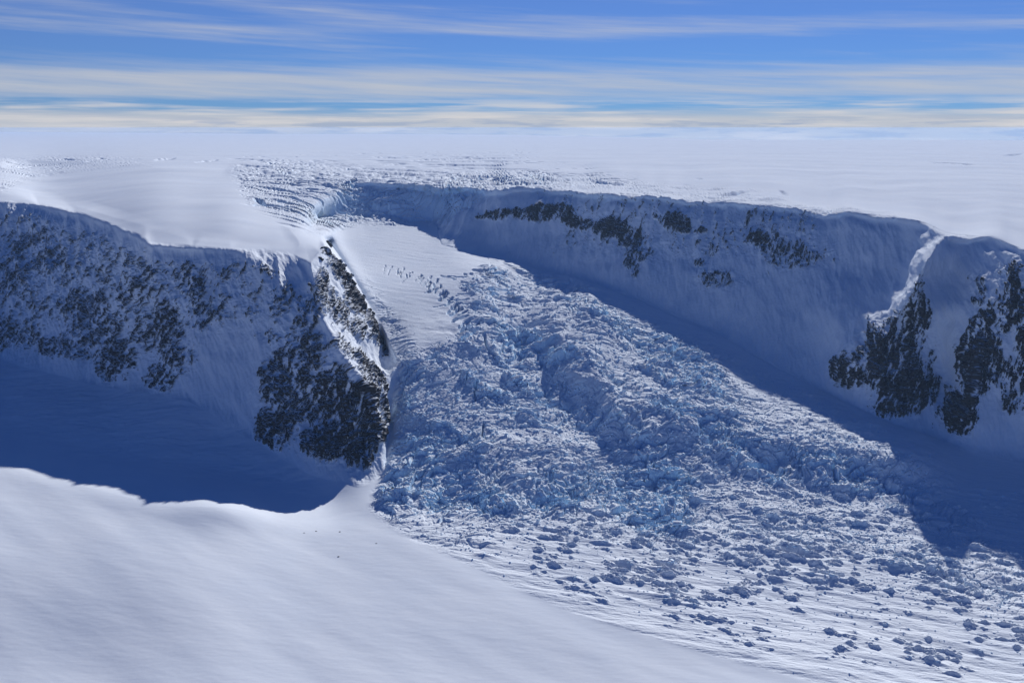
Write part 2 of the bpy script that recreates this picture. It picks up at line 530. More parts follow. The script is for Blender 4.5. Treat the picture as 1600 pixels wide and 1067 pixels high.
# belts of smooth snow between the broken belts, drawn out along the flow
belt = sstep(-0.22, 0.16, fbm(rx / 17, ry / 46, octs=3, seed=69) + 0.05)
amp[big] = amp[big] * np.where(zHead[big] > 0.3, 1, 0.32 + 0.68 * belt)
cutn = 1 - 2 * np.abs(perlin(rx / 13 + 0.3 * lump, ry / 3.2 + 0.5 * lump, seed=67))          # cracks across the flow
cuts = sstep(0.80, 0.97, cutn) * sstep(-0.1, 0.2, perlin(xa / 30, ya / 30, seed=68) + 0.1)
ser = (1.9 * b1 * (0.35 + 0.65 * sel) * near_ + 0.6 * b2 * near_ * (0.35 + 0.65 * (1 - sel)) + 0.26 * b3 * near_ + (0.9 + 0.9 * far) * b0
       + 0.7 * lump * (1 - 0.5 * far) + 2.4 * swell - 1.5 * cuts)
ser = ser + 0.12 * fbm(xa / 0.9, ya / 0.9, octs=2, seed=81) * near_
dzg[big] += amp[big] * (ser - 1.1)
iceness = np.zeros_like(Z)
iceness[big] = amp[big]

# hummocks and wind-laid drifts on the smoother ice
drx, dry = X * 0.94 - Y * 0.34, X * 0.34 + Y * 0.94
sast = fbm(drx / 12, dry / 3.0, octs=3, gain=0.42, seed=91)
dzg += mG * (1 - 0.7 * zFall) * (0.10 + 0.30 * lower) * sast * 0.9
hum = fbm(drx / 3.8, dry / 1.9, octs=4, gain=0.55, seed=95)
hsel = sstep(0.02, 0.3, fbm(X / 12, Y / 12, octs=3, seed=97) + 0.12)
dzg += mG * np.maximum(hum - 0.08, 0) * 1.25 * hsel * np.clip(lower + 0.5 * zFall2, 0, 1) * sstep(0, 70, linedist(PX, PY, EDGE_G))

# crevasses: short open cracks across the smooth tongue and long ones on the plateau
CREV = []
_r = random.Random(5)
for k in range(34):
    u = k / 33 + _r.uniform(-0.02, 0.02)
    x = 596 + 140 * u + 16 * math.sin(3.1 * u) + _r.uniform(-5, 5)
    y = 420 + 112 * u ** 1.15 - 14 * math.sin(3.1 * u) + _r.uniform(-4, 4)
    ang = math.radians(72 - 46 * u + _r.uniform(-9, 9))
    ln = (4 + 11 * u) * _r.uniform(0.45, 1.35)
    ax, ay, bow = ln * math.cos(ang), ln * math.sin(ang), _r.uniform(-0.25, 0.25)
    CREV.append(([(x - ax, y + ay), (x - 0.3 * ax + bow * ay, y + 0.3 * ay + bow * ax), (x + 0.35 * ax - bow * ay * 0.6, y - 0.35 * ay), (x + ax, y - ay)],
                 (0.7 + 1.9 * u) * _r.uniform(0.6, 1.2), (0.6 + 1.9 * u) * _r.uniform(0.6, 1.2)))
for k in range(26):                                        # scattered thin cracks where the smooth ice starts to break
    x, y = _r.uniform(690, 800), _r.uniform(425, 500)
    ln, ang = _r.uniform(5, 16), math.radians(_r.uniform(-28, 12))
    CREV.append(([(x - ln * math.cos(ang), y + ln * math.sin(ang)), (x, y + _r.uniform(-1.5, 1.5)), (x + ln * math.cos(ang), y - ln * math.sin(ang))], _r.uniform(0.7, 1.6), _r.uniform(0.6, 1.6)))
CREV += [([(744, 608), (740, 622), (743, 634)], 1.7, 1.8), ([(758, 672), (754, 690), (757, 704)], 1.6, 1.8), ([(757, 540), (762, 556), (772, 566)], 1.8, 1.8)]
cre = np.zeros_like(Z)
for line, w, dpt in CREV:
    xs, ys = [p[0] for p in line], [p[1] for p in line]
    m = (PX > min(xs) - 12) & (PX < max(xs) + 12) & (PY > min(ys) - 12) & (PY < max(ys) + 12)
    d = linedist(PX[m] + wx1[m] * 0.25, PY[m] + wx2[m] * 0.25, line)
    cre[m] = np.maximum(cre[m], dpt * (1 - sstep(0.3 * w, 1.25 * w, d)))
PLC = [([(560, 263), (630, 266), (705, 270)], 1.3, 2.0), ([(640, 251), (720, 248), (800, 247.5)], 0.8, 1.8), ([(655, 257), (720, 258), (790, 259)], 1.2, 2),
       ([(690, 253), (760, 251.5), (805, 252)], 0.8, 1.6), ([(370, 258), (420, 260), (475, 264)], 1.4, 2.2), ([(240, 250.5), (276, 247.5)], 1.4, 2.2),
       ([(303, 254), (342, 250.5)], 1.2, 2), ([(150, 247), (166, 249)], 1.2, 1.6), ([(1450, 253.5), (1490, 256), (1525, 258.5)], 0.8, 1.6), ([(1565, 244), (1602, 240.5)], 1, 2),
       ([(70, 252), (100, 249), (130, 251)], 0.9, 1.2), ([(20, 264), (60, 259)], 0.9, 1.2), ([(850, 276), (900, 274)], 1.3, 2.2), ([(920, 282), (975, 289)], 2.2, 2.6),
       ([(1215, 299), (1232, 305)], 2.4, 2.2), ([(1110, 308), (1170, 301)], 2.0, 1.8), ([(540, 275), (620, 272), (690, 277)], 1.4, 2.4), ([(400, 268), (470, 272)], 1.3, 2.2),
       ([(1085, 279), (1100, 279)], 0.9, 1.5), ([(600, 258), (640, 256)], 0.9, 1.5), ([(710, 263), (800, 264)], 0.9, 1.6), ([(580, 246), (640, 247)], 0.7, 1.3)]
zCf = zone([(360, 246), (560, 244), (820, 244), (900, 262), (1010, 284), (900, 292), (700, 276), (560, 270), (380, 272)], 5, 0.4) + 0.3 * zLeft
mm = zCf > 0.02
cn = 1 - 2 * np.abs(perlin(X[mm] / 62, Y[mm] / 21 + 0.4 * perlin(X[mm] / 30, Y[mm] / 30, seed=203), seed=201))
cre[mm] = np.maximum(cre[mm], zCf[mm] * 2.4 * sstep(0.78, 0.97, cn) * sstep(-0.15, 0.15, perlin(X[mm] / 70, Y[mm] / 40, seed=205)))
mm = zHead > 0.03
lnn = 1 - 2 * np.abs(perlin(X[mm] / 34, Y[mm] / 10 + 0.7 * perlin(X[mm] / 22, Y[mm] / 22, seed=213), seed=211))
cre[mm] = np.maximum(cre[mm], zHead[mm] * 2.6 * sstep(0.72, 0.96, lnn))
for line, w, dpt in PLC:
    xs, ys = [p[0] for p in line], [p[1] for p in line]
    m = (PX > min(xs) - 6) & (PX < max(xs) + 6) & (PY > min(ys) - 6) & (PY < max(ys) + 6)
    d = linedist(PX[m] + wx2[m] * 0.4, PY[m] + wx1[m] * 0.06, line)
    tap = np.clip(np.minimum(PX[m] - min(xs), max(xs) - PX[m]) / 14, 0, 1)
    cre[m] = np.maximum(cre[m], tap * dpt * (1 - sstep(0.3 * w, 1.3 * w, d)))
dzg -= cre
iceness = np.maximum(iceness, np.clip(cre / 2, 0, 1) * 0.8)

# ------------------------------------------------------------------ where the single ice blocks lie
RNG = random.Random(7)
BIG = [(1058, 826, 2.3, "largest ice block, at the foot of the dark broken tongue of seracs"), (1025, 800, 2.0, "tall ice block just up the glacier from the largest one"),
       (1393, 884, 1.55, "wide ragged ice block alone on smooth snow near the shadow edge"), (1240, 858, 1.25, "left one of two touching ice blocks on the snow"),
       (1256, 862, 0.95, "right one of two touching ice blocks on the snow"), (1188, 840, 0.9, "small upright ice block left of the touching pair"),
       (985, 882, 1.05, "ice block standing at the left edge of the scattered field"), (1050, 882, 1.15, "jagged ice block below the largest one"),
       (1030, 890, 1.0, "low ice block beside the jagged one below the largest"), (1042, 935, 1.6, "long heap of ice nearest the smooth sunlit slope"),
       (1463, 1036, 0.8, "lone ice block on bare snow, lowest in the picture"), (1475, 925, 1.3, "broad ice heap at the right of the scattered field"),
       (1300, 905, 1.2, "spread out ice heap in the middle of the scattered field"), (890, 830, 1.1, "upright ice block under the left icefall foot")]
PLACED = [(px, py, sz, n_, lb, None) for n_, (px, py, sz, lb) in enumerate(BIG)]
taken = [(b[0], b[1]) for b in BIG]
GRP = {"low": ("small ragged ice block scattered on the smooth lower glacier snow", "ice blocks scattered on the lower glacier"),
       "fall": ("small ice block lying in the crowded rubble below the icefall", "ice blocks in the rubble below the icefall")}
made, tries = len(BIG), 0
distE = linedist(PX, PY, EDGE_G)
while made < 298 and tries < 60000:
    tries += 1
    px, py = RNG.uniform(600, 1600), RNG.uniform(760, 1060)
    i = int(np.searchsorted(px1, px))
    j = int(np.argmin(np.abs(PY[:, i] - py)))
    if mG[j, i] < 0.9 or distE[j, i] < 12:
        continue
    de = float(distE[j, i])
    dens = max(0.10, 1.0 - max(0, py - (790 + 0.03 * (px - 600))) / 230) * min(1, de / 70)
    if RNG.random() > dens:
        continue
    if min((a - px) ** 2 + 4 * (b - py) ** 2 for a, b in taken) < 14 ** 2:
        continue
    taken.append((px, py))
    kind = "low" if py > 840 else "fall"
    PLACED.append((px, py, 0.30 + 0.62 * RNG.random() ** 2.4, RNG.randrange(14), *GRP[kind]))
    made += 1


for (px, py, sz, _, _, _) in PLACED:                                   # snow drifted against each block
    i = int(np.searchsorted(px1, px))
    j = int(np.argmin(np.abs(PY[:, i] - py)))
    i0, i1, j0, j1 = max(i - 70, 0), min(i + 70, NX), max(j - 60, 0), min(j + 60, NY)
    ux, uy = X[j0:j1, i0:i1] - X[j, i], Y[j0:j1, i0:i1] - Y[j, i]
    al_, ac_ = ux * 0.94 - uy * 0.34 + 0.6 * sz, ux * 0.34 + uy * 0.94
    dzg[j0:j1, i0:i1] += 0.62 * sz * np.exp(-(al_ / (2.9 * sz)) ** 2 - (ac_ / (1.1 * sz)) ** 2)

# gentle swells of the snow fields
snowf = (1 - mG)
bearing = math.radians(28)
sx, sy = X * math.cos(bearing) - Y * math.sin(bearing), X * math.sin(bearing) + Y * math.cos(bearing)
fgm = sample(blur(polymask([p[:2] for p in EDGE_F] + [p[:2] for p in EDGE_G] + [(2170, 1520), (-570, 1520)]), 10), PX, PY).astype(np.float32)
dzg += fgm * (fbm((0.73 * X - 0.69 * Y) / 130, (0.69 * X + 0.73 * Y) / 26, octs=3, gain=0.45, seed=101) * 0.55 + fbm(drx / 16, dry / 4.5, octs=3, seed=103) * 0.035)
bas = np.clip(sample(blur(polymask([p[:2] for p in BASE_L] + [p[:2] for p in EDGE_F[::-1]]), 12), PX, PY), 0, 1).astype(np.float32) * sstep(28, 90, linedist(PX, PY, EDGE_F))
dzg += bas * (fbm(X / 26, Y / 14, octs=4, gain=0.55, seed=107) * 0.9 + np.maximum(fbm(X / 7, Y / 3.5, octs=3, seed=108) - 0.1, 0) * 0.4)
pl = sstep(470, 330, PY) * (1 - mG) * sstep(209, 240, PY)
dzg += pl * fbm(X / 120, Y / 60, octs=3, seed=105) * 0.7 * sstep(12, 40, linedist(PX, PY, RIM_R))
Z2 = Z + dzg

# ------------------------------------------------------------------ rock and snow on the walls
# (bearing column, row, half width, half height, turn, how much rock, outcrop number)
ROCK = [(40, 340, 45, 14, .2, .45, 1), (60, 400, 60, 45, .3, .55, 1), (20, 440, 50, 40, 0, .5, 1), (10, 520, 60, 26, .1, .7, 1), (95, 545, 50, 18, .2, .6, 1),
        (135, 480, 40, 34, -.4, .65, 2), (215, 440, 34, 60, .2, .5, 2), (130, 520, 34, 26, 0, .6, 2), (180, 560, 40, 34, -.6, .65, 2), (160, 500, 40, 40, -.6, .5, 2),
        (255, 510, 50, 40, -.6, .6, 3), (300, 440, 30, 50, -.3, .55, 3), (320, 490, 30, 34, -.4, .5, 3), (250, 585, 30, 26, -.6, .6, 3), (270, 560, 40, 30, -.4, .5, 3),
        (412, 424, 26, 10, .2, .5, 4), (440, 470, 30, 40, .1, .4, 4), (480, 500, 24, 60, .1, .5, 4), (330, 400, 20, 14, 0, .4, 3), (440, 530, 40, 14, 0, .4, 4),
        (450, 600, 40, 60, .1, .62, 5), (430, 670, 34, 36, 0, .85, 5), (480, 560, 40, 50, 0, .55, 5), (520, 620, 50, 50, .3, .75, 5), (510, 690, 40, 34, 0, .9, 5),
        (555, 690, 34, 40, 0, .85, 5), (550, 640, 40, 40, .6, .75, 5), (580, 670, 24, 24, 0, .9, 5), (470, 640, 34, 40, 0, .7, 5), (575, 620, 26, 24, .8, .8, 5),
        (507, 390, 7, 10, .5, 1.0, 6), (530, 425, 14, 34, -.55, 1.0, 6), (560, 465, 16, 34, -.6, 1.05, 6), (590, 515, 12, 36, -.55, 1.0, 6), (500, 450, 10, 40, -.2, .8, 6), (560, 510, 26, 18, .7, .6, 6),
        (525, 480, 14, 34, -.5, .7, 6), (540, 425, 10, 30, -.62, 1.0, 6), (565, 462, 12, 30, -.6, 1.0, 6), (588, 505, 10, 30, -.6, 1.0, 6), (600, 535, 7, 16, -.5, 1.0, 6), (575, 575, 14, 40, -.7, .95, 6), (540, 545, 14, 30, -.7, .6, 6), (600, 640, 10, 30, -.3, .9, 6), (595, 600, 8, 20, -.6, .8, 6),
        (775, 335, 26, 8, -.1, .75, 7), (850, 333, 50, 10, 0, .85, 7), (900, 345, 40, 10, .2, .7, 7), (960, 355, 40, 16, .2, .85, 7), (985, 372, 22, 16, .1, .8, 7), (945, 350, 26, 12, 0, .8, 7),
        (1055, 346, 34, 12, .3, .8, 8), (1095, 360, 14, 7, 0, .7, 8), (990, 420, 12, 20, 0, .55, 9), (1000, 400, 30, 14, 0, .45, 9), (1110, 390, 14, 8, 0, .5, 8), (1092, 410, 12, 8, 0, .5, 8),
        (1180, 372, 18, 10, 0, .75, 10), (1230, 395, 50, 26, .2, .55, 10), (1200, 385, 24, 16, 0, .6, 10), (1120, 440, 40, 20, 0, .36, 9), (1290, 400, 20, 14, 0, .4, 10),
        (1395, 560, 60, 60, -.2, .85, 11), (1330, 580, 30, 30, -.3, .8, 11), (1425, 500, 26, 50, .3, .85, 11), (1420, 605, 50, 40, 0, .95, 11), (1400, 640, 40, 20, 0, .8, 11), (1435, 450, 10, 30, .4, .6, 11), (1370, 545, 40, 30, -.6, .85, 11),
        (1500, 640, 30, 40, 0, 1.0, 12), (1535, 560, 36, 60, .1, .85, 12), (1585, 470, 34, 60, .1, .75, 12), (1575, 420, 30, 20, .2, .6, 12), (1540, 510, 26, 30, 0, .7, 12), (1590, 600, 30, 50, 0, .65, 12), (1530, 455, 16, 30, 0, .55, 12), (1640, 520, 60, 100, 0, .7, 12)]
B = np.zeros_like(Z)
best = np.zeros_like(Z)
OUT = np.zeros(Z.shape, np.int16)
pxw, pyw = PX + wx1 * 0.5, PY + wx2 * 0.5
for (cx, cy, a, b, r, dens, k) in ROCK:
    m = (np.abs(PX - cx) < 2.6 * max(a, b)) & (np.abs(PY - cy) < 2.6 * max(a, b))
    u, v = pxw[m] - cx, pyw[m] - cy
    c, s = math.cos(r), math.sin(r)
    q = ((u * c + v * s) / a) ** 2 + ((-u * s + v * c) / b) ** 2
    g = dens * np.exp(-0.7 * q * q)
    B[m] = np.maximum(B[m], g)
    o = g > best[m]
    best[m] = np.where(o, g, best[m])
    kk_ = OUT[m]
    kk_[o & (g > 0.22)] = k
    OUT[m] = kk_
RIDGE = [p[:2] for p in RIM_L] + [p[:2] for p in PINN[1:]] + [(622, 570)] + [p[:2] for p in GULLY[4:]] + [p[:2] for p in BASE_L[::-1]]
WALL = [p[:2] for p in RIM_R[2:]] + [p[:2] for p in BASE_R[::-1]][:-3]
mRidge, mWall = polymask(RIDGE), polymask(WALL)
mR = np.clip(sample(blur(mRidge, 2.0), PX, PY), 0, 1).astype(np.float32)
mW = np.clip(sample(blur(mWall, 2.5), PX, PY), 0, 1).astype(np.float32)
mC = np.clip(mR + mW, 0, 1)
mC_soft = np.clip(sample(blur(np.maximum(mRidge, mWall), 5), PX, PY) * 1.4 - 0.4, 0, 1).astype(np.float32)
spread = 0.34 * sstep(470, 380, PX) * sstep(600, 520, PY + 0.1 * PX) * mR + 0.27 * mW * sstep(820, 900, PX) * sstep(1340, 1250, PX) * sstep(420, 380, PY)
B = np.maximum(B, spread) * mC * np.where(mR > 0.5, 0.25 + 0.75 * sstep(6, 38, linedist(PX, PY, RIM_L)), 1)
rock = np.zeros_like(Z)
m = mC > 0.02
xa, ya, za = X[m], Y[m], Z[m]
right = mW[m]
al = xa * 0.95 + np.where(right > 0.5, -0.3, 0.3) * ya           # along the wall
gul = fbm(al / 6, za / 26, ya / 40, octs=4, seed=111, ridged=True)         # gullies down the fall line
crag = fbm(xa / 4.2, ya / 4.2, za / 3.0, octs=5, gain=0.55, seed=121, ridged=True)
# layered rock dipping gently
stra = fbm(al / 7 + za / 12, (za + 0.35 * al) / 0.9, ya / 9, octs=3, gain=0.6, seed=131)
fine = fbm(xa / 1.3, ya / 2.2, (za - 0.4 * al) / np.where(right > 0.5, 1.5, 0.9), octs=5, gain=0.74, seed=141)
mid = fbm(al / 2.6, (za + 0.5 * al) / 2.0, ya / 4, octs=4, gain=0.6, seed=143)
bb = B[m] - 0.10 * right * (PX[m] > 1280)
gate = sstep(0.10, 0.42, bb)
wob = 0.6 * fbm(xa / 5, ya / 5, za / 5, octs=3, seed=135)
# left wall: ribs slant down to the left; right wall: ribs run straight down
tl = np.where(right > 0.5, 0.25, 0.85)
uu, vv = za + tl * al, za * tl - al                       # along the rib, across it
s1 = fbm(uu / 13, vv / 2.4 + wob, ya / 30, octs=3, gain=0.6, seed=133)
s2 = fbm(uu / 4.2, vv / 0.95 + wob, ya / 20, octs=4, gain=0.72, seed=137)
s3 = 1 - 2 * np.abs(perlin(uu / 6.5, vv / 2.0 + 1.5 * wob, ya / 20, seed=139))
dens_ = bb - 0.5
field = (1.25 * bb - 0.72 - 0.5 * (1 - gate) + 0.42 * s1 + 0.62 * s2 + 0.22 * fine + 0.16 * (s3 - 0.3) + 0.22 * mid
         + np.where(right > 0.5, 0.30, 0.16) * (gul - 0.6))
rk = sstep(-0.01, 0.06, field)
rock[m] = rk
relief = mC_soft[m] * (1.15 * (gul - 0.7) * (0.5 + 0.8 * np.clip(bb, 0, 1)) + 0.7 * (crag - 0.8) * (0.06 + 1.2 * np.clip(bb, 0, 1)) + 0.25 * mid * bb + rk * (0.30 + 0.22 * fine + 0.75 * s1 + 0.35 * s2 + 0.25 * stra))
broad = fbm(al / 22, za / 22, ya / 40, octs=3, seed=151)
relief += mC_soft[m] * (broad * 2.0 + 0.55 * fbm(al / 5 + za / 9, za / 30, ya / 20, octs=3, seed=153))
X2, Y2 = X.copy(), Y.copy()
X2[m] += N0[m][:, 0] * relief
Y2[m] += N0[m][:, 1] * relief
Z2[m] += N0[m][:, 2] * relief
NV = normals(X2, Y2, Z2)
ledge = NV[..., 2] + 0.06 * perlin(X / 1.5, Y / 1.5, Z / 1.5, seed=161)
lv = np.where(mR > 0.5, 0.82, 0.86)
rock *= 1 - sstep(lv - 0.03, lv + 0.10, ledge) * sstep(1.2, 0.7, rock * 0 + B)


# ------------------------------------------------------------------ materials
def ground_material(name, snow=(0.76, 0.825, 0.90), ice=(0.50, 0.72, 0.92), bump=0.15, scale=1.2, spec=0.03):
    mt = bpy.data.materials.new(name)
    mt.use_nodes = True
    T = NT(mt.node_tree)
    geo = T.n('ShaderNodeNewGeometry')
    pos = geo.outputs['Position']
    nz = T.n('ShaderNodeSeparateXYZ')
    T.put(nz.inputs[0], geo.outputs['Normal'])
    ar = T.n('ShaderNodeAttribute', attribute_name='rock')
    ai = T.n('ShaderNodeAttribute', attribute_name='ice')
    nA = T.noise(pos, 0.05, 4, 0.55)
    nB = T.noise(pos, scale, 5, 0.6)
    sn = T.mix(T.maprange(nA, 0.35, 0.65), (snow[0] * 0.955, snow[1] * 0.965, snow[2] * 0.98, 1), (*snow, 1))
    steep = T.maprange(T.math('ADD', nz.outputs[2], T.math('MULTIPLY', T.math('SUBTRACT', nB, 0.5), 0.5)), 0.55, 0.90, 1.0, 0.0)
    icef = T.math('MULTIPLY', T.math('MULTIPLY', steep, ai.outputs['Fac']), 0.9)
    icol = T.mix(T.maprange(nB, 0.3, 0.7), (ice[0] * 0.8, ice[1] * 0.9, ice[2] * 0.97, 1), (ice[0] * 1.2, ice[1] * 1.1, ice[2] * 1.03, 1))
    c = T.mix(icef, sn, icol)
    nR = T.noise(pos, 1.7, 6, 0.65)
    nR2 = T.noise(pos, 0.25, 3, 0.5)
    rc = T.mix(T.maprange(nR, 0.3, 0.7), (0.014, 0.012, 0.0115, 1), (0.058, 0.049, 0.044, 1))
    rc = T.mix(T.maprange(nR2, 0.45, 0.65, 0, 0.6), rc, (0.042, 0.034, 0.029, 1))
    c = T.mix(ar.outputs['Fac'], c, rc)
    bs = T.n('ShaderNodeBsdfDiffuse')
    T.put(bs.inputs['Color'], c)
    bp = T.n('ShaderNodeBump')
    bp.inputs['Strength'].default_value = bump
    bp.inputs['Distance'].default_value = 0.5
    mp = T.n('ShaderNodeMapping')
    mp.inputs['Rotation'].default_value = (0, 0, math.radians(20))
    mp.inputs['Scale'].default_value = (0.35, 1.5, 1.0)
    T.put(mp.inputs['Vector'], pos)
    nW = T.noise(mp.outputs[0], scale * 0.7, 4, 0.6)
    hB = T.math('ADD', nB, T.math('MULTIPLY', nW, 1.6))
    T.put(bp.inputs['Height'], T.math('ADD', hB, T.math('MULTIPLY', T.math('MULTIPLY', nR, 1.5), ar.outputs['Fac'])))
    T.put(bs.inputs['Normal'], bp.outputs[0])
    o = T.n('ShaderNodeOutputMaterial')
    T.put(o.inputs[0], bs.outputs[0])
    return mt


M_SNOW = ground_material("snow", bump=0.06, scale=0.8)
M_WALL = ground_material("snow_and_rock", bump=0.30, scale=1.0)
M_ICE = ground_material("glacier_ice", bump=0.35, scale=1.6)

# ------------------------------------------------------------------ split the land into its named pieces
cxp = 0.25 * (PX[:-1, :-1] + PX[1:, :-1] + PX[:-1, 1:] + PX[1:, 1:])
cyp = 0.25 * (PY[:-1, :-1] + PY[1:, :-1] + PY[:-1, 1:] + PY[1:, 1:])


def inside(poly):
    mm = np.zeros(cxp.shape, bool)
    n = len(poly)
    for i in range(n):
        (x1, y1), (x2, y2) = poly[i][:2], poly[(i + 1) % n][:2]
        if y1 == y2:
            continue
        mm ^= ((y1 > cyp) != (y2 > cyp)) & (cxp < (x2 - x1) * (cyp - y1) / (y2 - y1) + x1)
    return mm


REG = np.zeros(cxp.shape, np.int16)                                              # 0 plateau
REG[inside([p[:2] for p in RIM_L] + [p[:2] for p in SPUR[1:]] + [p[:2] for p in EDGE_F[::-1]])] = 3   # basin until the ridge takes its share
REG[inside(HEAD)] = 5
REG[inside(GLACIER)] = 1
REG[inside(WALL)] = 4
REG[inside([p[:2] for p in EDGE_F] + [p[:2] for p in EDGE_G] + [(2171, 1520), (-571, 1520)])] = 2
REG[inside(RIDGE)] = 6
fo = OUT[:-1, :-1]
fo = np.where((REG == 6) | (REG == 4), fo, 0)
fo = np.where((REG == 6) & (fo > 6), 0, np.where((REG == 4) & (fo < 7), 0, fo))


def piece(name, fmask, mat, parent=None, extra=None):
    j, i = np.nonzero(fmask)
    q = np.stack([j * NX + i, (j + 1) * NX + i, (j + 1) * NX + i + 1, j * NX + i + 1], 1)
    used, inv = np.unique(q, return_inverse=True)
    inv = inv.reshape(-1, 4)
    co = np.stack([X2.ravel()[used], Y2.ravel()[used], Z2.ravel()[used]], 1).astype(np.float32)
    nn = NV.reshape(-1, 3)[used].astype(np.float32)
    rr = rock.ravel()[used].astype(np.float32)
    ii = iceness.ravel()[used].astype(np.float32)
    if extra is not None:
        eco, efa = extra
        efa = efa + len(co)
        # the skyline row is shared: its vertices are the first NX of the grid
        co = np.concatenate([co, eco])
        nn = np.concatenate([nn, np.tile(np.array([[0, 0, 1]], np.float32), (len(eco), 1))])
        rr = np.concatenate([rr, np.zeros(len(eco), np.float32)])
        ii = np.concatenate([ii, np.zeros(len(eco), np.float32)])
        inv = np.concatenate([inv, efa])
    me = bpy.data.meshes.new(name)
    me.vertices.add(len(co))
    me.vertices.foreach_set("co", co.ravel())
    me.loops.add(inv.size)
    me.loops.foreach_set("vertex_index", inv.ravel().astype(np.int32))
    me.polygons.add(len(inv))
    me.polygons.foreach_set("loop_start", np.arange(0, inv.size, 4, dtype=np.int32))
    me.polygons.foreach_set("use_smooth", np.ones(len(inv), bool))
    me.update(calc_edges=True)
    for nm, arr in (("rock", rr), ("ice", ii)):
        a = me.attributes.new(nm, 'FLOAT', 'POINT')
        a.data.foreach_set("value", arr)
    me.normals_split_custom_set_from_vertices(nn)
    me.materials.append(mat)
    ob = bpy.data.objects.new(name, me)
    COL.objects.link(ob)
    if parent:
        ob.parent = parent
    return ob


def structure(ob, label):
    ob["kind"] = "structure"
    ob["label"] = label
    return ob


# behind the skyline the plateau rolls down out of sight
bk = []
for s, dz in ((1.0, 0.0), (1.25, -25.0), (1.8, -60.0)):
    bk.append(np.stack([X2[0] * s, Y2[0] * s, Z2[0] + dz], 1))
bk = np.concatenate(bk).astype(np.float32)
bf = np.array([(r * NX + i, r * NX + i + 1, (r + 1) * NX + i + 1, (r + 1) * NX + i) for r in range(2) for i in range(NX - 1)])[:, ::-1]
structure(piece("plateau", REG == 0, M_SNOW, extra=(bk, bf)), "wide white snow plateau reaching the horizon under streaked sky")
structure(piece("glacier", REG == 1, M_ICE), "broken blue glacier flowing between the two rock walls")
structure(piece("icefall", REG == 5, M_ICE), "crevassed icefall spilling from the plateau into the glacier head")
structure(piece("snow_slope", REG == 2, M_SNOW), "smooth sunlit snow slope closest to the viewer")
structure(piece("snow_basin", REG == 3, M_SNOW), "deep blue shaded snow basin below the ridge")
ridge = structure(piece("ridge", (REG == 6) & (fo == 0), M_WALL), "shaded snow ridge with rocky nose beside the glacier")
cliff = structure(piece("cliff", (REG == 4) & (fo == 0), M_WALL), "long shaded snow wall under the plateau across the glacier")
LBL = {1: "thin rock bands at the outer end of the ridge", 2: "broken rock rib slanting down the ridge face", 3: "scattered rock patches in the middle of the ridge",
       4: "sparse rock specks high on the ridge face", 5: "large dark rock buttress at the foot of the ridge nose", 6: "sunlit dark crags on the glacier side of the nose",
       7: "long dark rock band below the plateau edge", 8: "small rock patches right of the long band", 9: "faint scattered rocks low on the snow wall",
       10: "speckled rock patch in the middle of the wall", 11: "big dark rock buttress under the sunlit rib", 12: "tall dark rock buttress right of the snowy gully"}
for k, lb in LBL.items():
    fm = fo == k
    if fm.any():
        o = piece("rock_outcrop", fm, M_WALL, ridge if k <= 6 else cliff)
        o["label"] = lb

# ------------------------------------------------------------------ the air
HAZE = 0.00009
bm = bmesh.new()
bmesh.ops.create_cube(bm, size=1.0)
for v in bm.verts:
    v.co = Vector((v.co.x * 6400, 2100 + v.co.y * 4800, 120.6 if v.co.z > 0 else -60.0))
me = bpy.data.meshes.new("haze")
bm.to_mesh(me)
bm.free()
hm = bpy.data.materials.new("haze")
hm.use_nodes = True
T = NT(hm.node_tree)
pv = T.n('ShaderNodeVolumePrincipled')
pv.inputs['Color'].default_value = (0.36, 0.60, 1.0, 1)
pv.inputs['Density'].default_value = HAZE
pv.inputs['Anisotropy'].default_value = 0.3
T.put(T.n('ShaderNodeOutputMaterial').inputs[1], pv.outputs[0])
me.materials.append(hm)
hz = bpy.data.objects.new("haze", me)
COL.objects.link(hz)
hz["kind"] = "stuff"
hz["label"] = "thin blue air over the whole icy landscape"

# ------------------------------------------------------------------ broken ice lying on the glacier
NR_ = np.random.default_rng(11)


def hull(n, seed, squash):
    r = random.Random(seed)
    bm = bmesh.new()
    for _ in range(n):
        v = Vector((r.gauss(0, 1), r.gauss(0, 1), r.gauss(0, 1))).normalized() * r.uniform(0.72, 1.0)
        v.x *= squash[0]
        v.y *= squash[1]
        v.z *= squash[2]
        bm.verts.new(v)
    bmesh.ops.convex_hull(bm, input=bm.verts)
    for v in [v for v in bm.verts if not v.link_faces]:
        bm.verts.remove(v)
    bm.verts.index_update()
    bm.faces.ensure_lookup_table()
    V = np.array([v.co[:] for v in bm.verts], np.float32)
    Fc = np.array([[v.index for v in f.verts] for f in bm.faces], np.int32)
    bm.free()
    return V, Fc


HULLS = [hull(16 + k % 5 * 3, 100 + k, (1, 0.75 + 0.06 * (k % 5), 0.55 + 0.08 * (k % 4))) for k in range(16)]


def rotz(V, a):
    c, s = math.cos(a), math.sin(a)
    o = V.copy()
    o[:, 0] = V[:, 0] * c - V[:, 1] * s
    o[:, 1] = V[:, 0] * s + V[:, 1] * c
    return o


